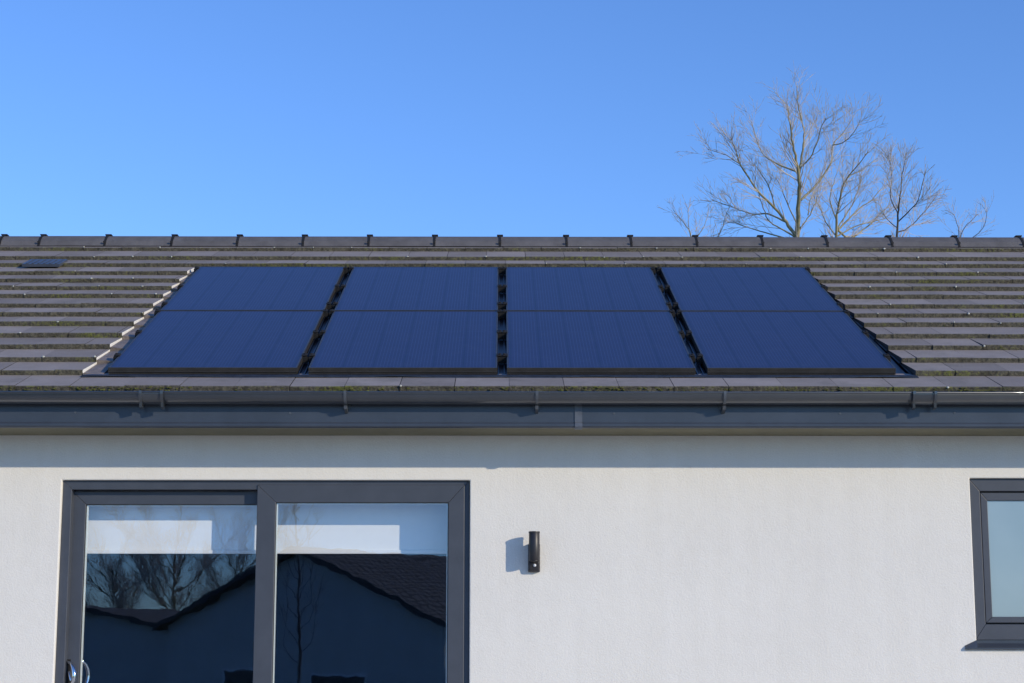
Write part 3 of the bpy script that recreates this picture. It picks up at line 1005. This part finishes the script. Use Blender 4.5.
limbs = [
    (L2([(836, 240), (837, 215), (841, 195), (846, 180), (858, 165), (868, 152)]), 0.0238, 0.0042, .15),
    (L2([(836, 232), (846, 222), (860, 208), (872, 200), (884, 185)]), 0.0185, 0.0042, .15),
    (L2([(838, 230), (850, 238), (868, 226), (880, 214), (890, 205)]), 0.0198, 0.0042, .15),
    (L2([(837, 222), (830, 200), (834, 182), (838, 170)]), 0.0132, 0.0035, .15),
    (L2([(841, 195), (848, 178), (862, 170), (878, 158)]), 0.0106, 0.0035, .15),
    (L2([(838, 236), (856, 226), (872, 222), (886, 218)]), .013, .004, .15),
    (L2([(836, 236), (826, 222), (820, 208), (814, 196)]), .012, .004, .15),
    (L2([(838, 228), (852, 205), (858, 190), (862, 176)]), .013, .004, .15),
    ([(0, 0, 0), (.05, 0, 2.5), tuple(L2([(836, 240)])[0])], .09, .038, .6),
]
bare_tree('bare_tree', b2, limbs, 9, 'spreading yellowish bare tree beyond the roof, right of the tallest one', group='bare trees beyond the roof', dens=1.05, minr=.0027, twl=.82)
b3 = P(897, 238, TY - 1); b3.z = -.05
L3 = lambda pts: local(pts, TY - 1, b3)
limbs = [
    (L3([(897, 240), (898, 215), (900, 195), (902, 175), (905, 160)]), 0.0172, 0.0035, .25),
    (L3([(898, 222), (908, 212), (918, 200), (925, 172)]), 0.0106, 0.0035, .15),
    (L3([(897, 232), (908, 228), (924, 212), (938, 194)]), 0.0119, 0.0035, .15),
    (L3([(898, 215), (890, 195), (892, 175), (888, 155)]), 0.0092, 0.0035, .2),
    (L3([(898, 228), (886, 218), (880, 205)]), 0.0079, 0.0035, .2),
    ([(0, 0, 0), (-.05, 0, 2.5), tuple(L3([(897, 240)])[0])], .07, .028, .6),
]
bare_tree('bare_tree', b3, limbs, 21, 'slim bare tree with dark upright stems beyond the roof, third from the left by trunk', group='bare trees beyond the roof', dens=1.2, minr=.0029, twl=.7, mats=('darkbark', 'bark'))
b4 = P(960, 238, TY + 3); b4.z = -.05
L4 = lambda pts: local(pts, TY + 3, b4)
limbs = [
    (L4([(960, 244), (962, 232), (970, 222), (978, 214)]), 0.0106, 0.0035, .1),
    (L4([(960, 244), (958, 228), (954, 214)]), 0.0086, 0.0035, .1),
    (L4([(960, 246), (975, 236), (984, 226), (987, 212)]), 0.0086, 0.0035, .1),
    ([(0, 0, 0), (.03, 0, 2.5), tuple(L4([(960, 244)])[0])], .06, .018, .6),
]
bare_tree('bare_tree', b4, limbs, 31, 'rightmost bare tree top, small and thin, just over the ridge', group='bare trees beyond the roof', dens=.9, minr=.003, mats=('darkbark', 'bark'), twl=.6)
b5 = P(692, 238, TY + 2); b5.z = -.05
L5 = lambda pts: local(pts, TY + 2, b5)
limbs = [
    (L5([(692, 246), (690, 232), (683, 222), (676, 214)]), 0.0092, 0.0035, .1),
    (L5([(692, 246), (689, 225), (688, 208)]), 0.0079, 0.0035, .1),
    (L5([(692, 246), (702, 230), (708, 215)]), 0.0092, 0.0035, .1),
    (L5([(702, 250), (718, 236), (724, 222), (730, 205)]), 0.0092, 0.0035, .1),
    ([(0, 0, 0), (0, 0, 2.5), tuple(L5([(692, 246)])[0])], .06, .016, .6),
]
bare_tree('bare_tree', b5, limbs, 44, 'leftmost bare tree top, thin twigs just over the ridge', group='bare trees beyond the roof', dens=.9, minr=.003, twl=.6)

# ---------------------------------------------------------------- across the garden, seen mirrored in the door glass
YM = .06
def mir(px, py, D):                     # point that shows at this pixel when mirrored in the glass, D metres along the folded path
    p = P(px, py, D - 10)
    return Vector((p.x, 2 * YM - p.y, p.z))
def gable_house(name, apex, gdir, rdir, half, length, eave_z, label, wins=()):
    """apex = top of the near gable; gdir/rdir = horizontal unit vectors along the gable and the ridge"""
    e = empty(name, (apex.x, apex.y, 0), label, 'house')
    a0 = Vector((0, 0, apex.z)); g_, r_ = Vector(gdir).normalized(), Vector(rdir).normalized()
    ze = eave_z
    bm = bmesh.new()
    w_ = half - .35
    zw = ze + (apex.z - ze) * .35 / half
    P2 = [g_ * -w_, g_ * w_, g_ * w_ + Vector((0, 0, zw - .1)), a0 - Vector((0, 0, .12)), g_ * -w_ + Vector((0, 0, zw - .1))]
    A = [bm.verts.new(p + r_ * .4) for p in P2]; B = [bm.verts.new(p + r_ * (length - .4)) for p in P2]
    bm.faces.new(A); bm.faces.new(B[::-1])
    for i in range(5): bm.faces.new((A[i], A[(i + 1) % 5], B[(i + 1) % 5], B[i]))
    obj('wall', bm, M['farwall'], e)
    for s in (-1, 1):
        bm = bmesh.new()
        uvl = bm.loops.layers.uv.new()
        q = [a0, a0 + r_ * length, g_ * s * half + r_ * length + Vector((0, 0, ze)), g_ * s * half + Vector((0, 0, ze))]
        dn = Vector((0, 0, .16))
        V = [bm.verts.new(p) for p in q] + [bm.verts.new(p - dn) for p in q]
        sl = math.hypot(half, apex.z - ze)
        uvs = [(0, sl), (length, sl), (length, 0), (0, 0)]
        f = bm.faces.new(V[:4])
        for l, uvv in zip(f.loops, uvs): l[uvl].uv = uvv
        bm.faces.new(V[4:][::-1]).material_index = 1
        for i in range(4): bm.faces.new((V[i], V[4 + i], V[4 + (i + 1) % 4], V[(i + 1) % 4])).material_index = 1
        obj('roof', bm, [M['farroof'], M['fardark']], e)
    # windows and a patio door in the gable wall
    nrm = -r_
    for (c, w2, z0, z1) in wins:
        bm = bmesh.new()
        for dz0, dz1, dw, off, mi in ((z0, z1, w2, .03, 0), (z0 + .08, z1 - .08, w2 - .08, .05, 1)):
            p = [g_ * (c - dw) + r_ * (.4 - off), g_ * (c + dw) + r_ * (.4 - off), g_ * (c + dw) + r_ * .405, g_ * (c - dw) + r_ * .405]
            hexa(bm, [v + Vector((0, 0, dz0)) for v in p] + [v + Vector((0, 0, dz1)) for v in p], mi)
        obj('window', bm, [M['farframe'], M['fardark']], e)
    return e
ap = mir(292, 546, 55)
# the glass mirrors depth, so the ridge running away in the picture runs to -Y here
gable_house('neighbour_house', ap, (math.cos(math.radians(36)), math.sin(math.radians(36)), 0), (math.sin(math.radians(36)), -math.cos(math.radians(36)), 0),
            6.0, 8.5, 2.05, 'white gabled house with dark tiled roof across the garden, mirrored in the door glass', ((-2.3, .9, .05, .72), (1.6, 1.1, .2, .60)))
ap = mir(84, 606, 66)
gable_house('neighbour_house', ap, (.9, .43, 0), (.43, -.9, 0), 4.6, 9, 1.9, 'low dark-roofed house mirrored at the left edge of the door glass')
# young tree standing in the garden
yb = mir(301, 683, 27); yb.z = -.02
def Y_(pts, D=27): return [mir(a, b, D) - yb for a, b in pts]
limbs = [([(0, 0, 0)] + Y_([(301, 670), (300, 640), (299, 600), (299, 560), (297, 520), (296, 495)]), .028, .006, .35)]
for k in range(15):
    py = 665 - k * 10.5
    s = 1 if k % 2 else -1
    ln = 34 - k * 1.0
    limbs.append((Y_([(299.5, py + rj(4)), (300 + s * ln * .35 + rj(3), py - ln * .5), (300 + s * ln * .5 + rj(9), py - ln * 1.3 + rj(8))]), .007, .0025, .2))
bare_tree('young_tree', yb, limbs, 55, 'thin young bare tree mirrored in the right pane of the patio door', group=None, mats=('darkbark', 'darkbark'), dens=.55, minr=.0028, twl=.62, maxlev=2)
# large bare trees beyond the houses across the garden
def far_tree(px, D, htop, seed, label, spread=1.0):
    b = mir(px, 653, D); b.z = 0
    rng = random.Random(seed)
    H = htop
    limbs = [([(0, 0, 0), (rng.uniform(-.2, .2), 0, H * .3), (rng.uniform(-.3, .3), .2, H * .62), (rng.uniform(-.4, .4), 0, H * .93)], .10, .014, .3)]
    for q in range(11):
        a = rng.uniform(0, 6.28); z0 = H * rng.uniform(.2, .6); rr = H * rng.uniform(.22, .36) * spread
        z1 = min(H, z0 + H * rng.uniform(.2, .42))
        limbs.append(([(0, 0, z0), (math.cos(a) * rr * .45, math.sin(a) * rr * .45, z0 + (z1 - z0) * .35), (math.cos(a) * rr * .8, math.sin(a) * rr * .8, z0 + (z1 - z0) * .72), (math.cos(a) * rr, math.sin(a) * rr, z1)], .034, .010, .15))
    bare_tree('bare_tree', b, limbs, seed, label, mats=('trunk', 'bark'), dens=.75, minr=.007, twl=1.7, maxlev=2, group='bare trees across the garden')
far_tree(172, 78, 8.3, 61, 'broad bare tree mirrored beside the white gable in the left pane')
far_tree(118, 84, 7.2, 62, 'bare tree mirrored at the far left of the left pane')
far_tree(238, 88, 8.0, 63, 'bare tree mirrored above the gable slope, right side of the left pane')
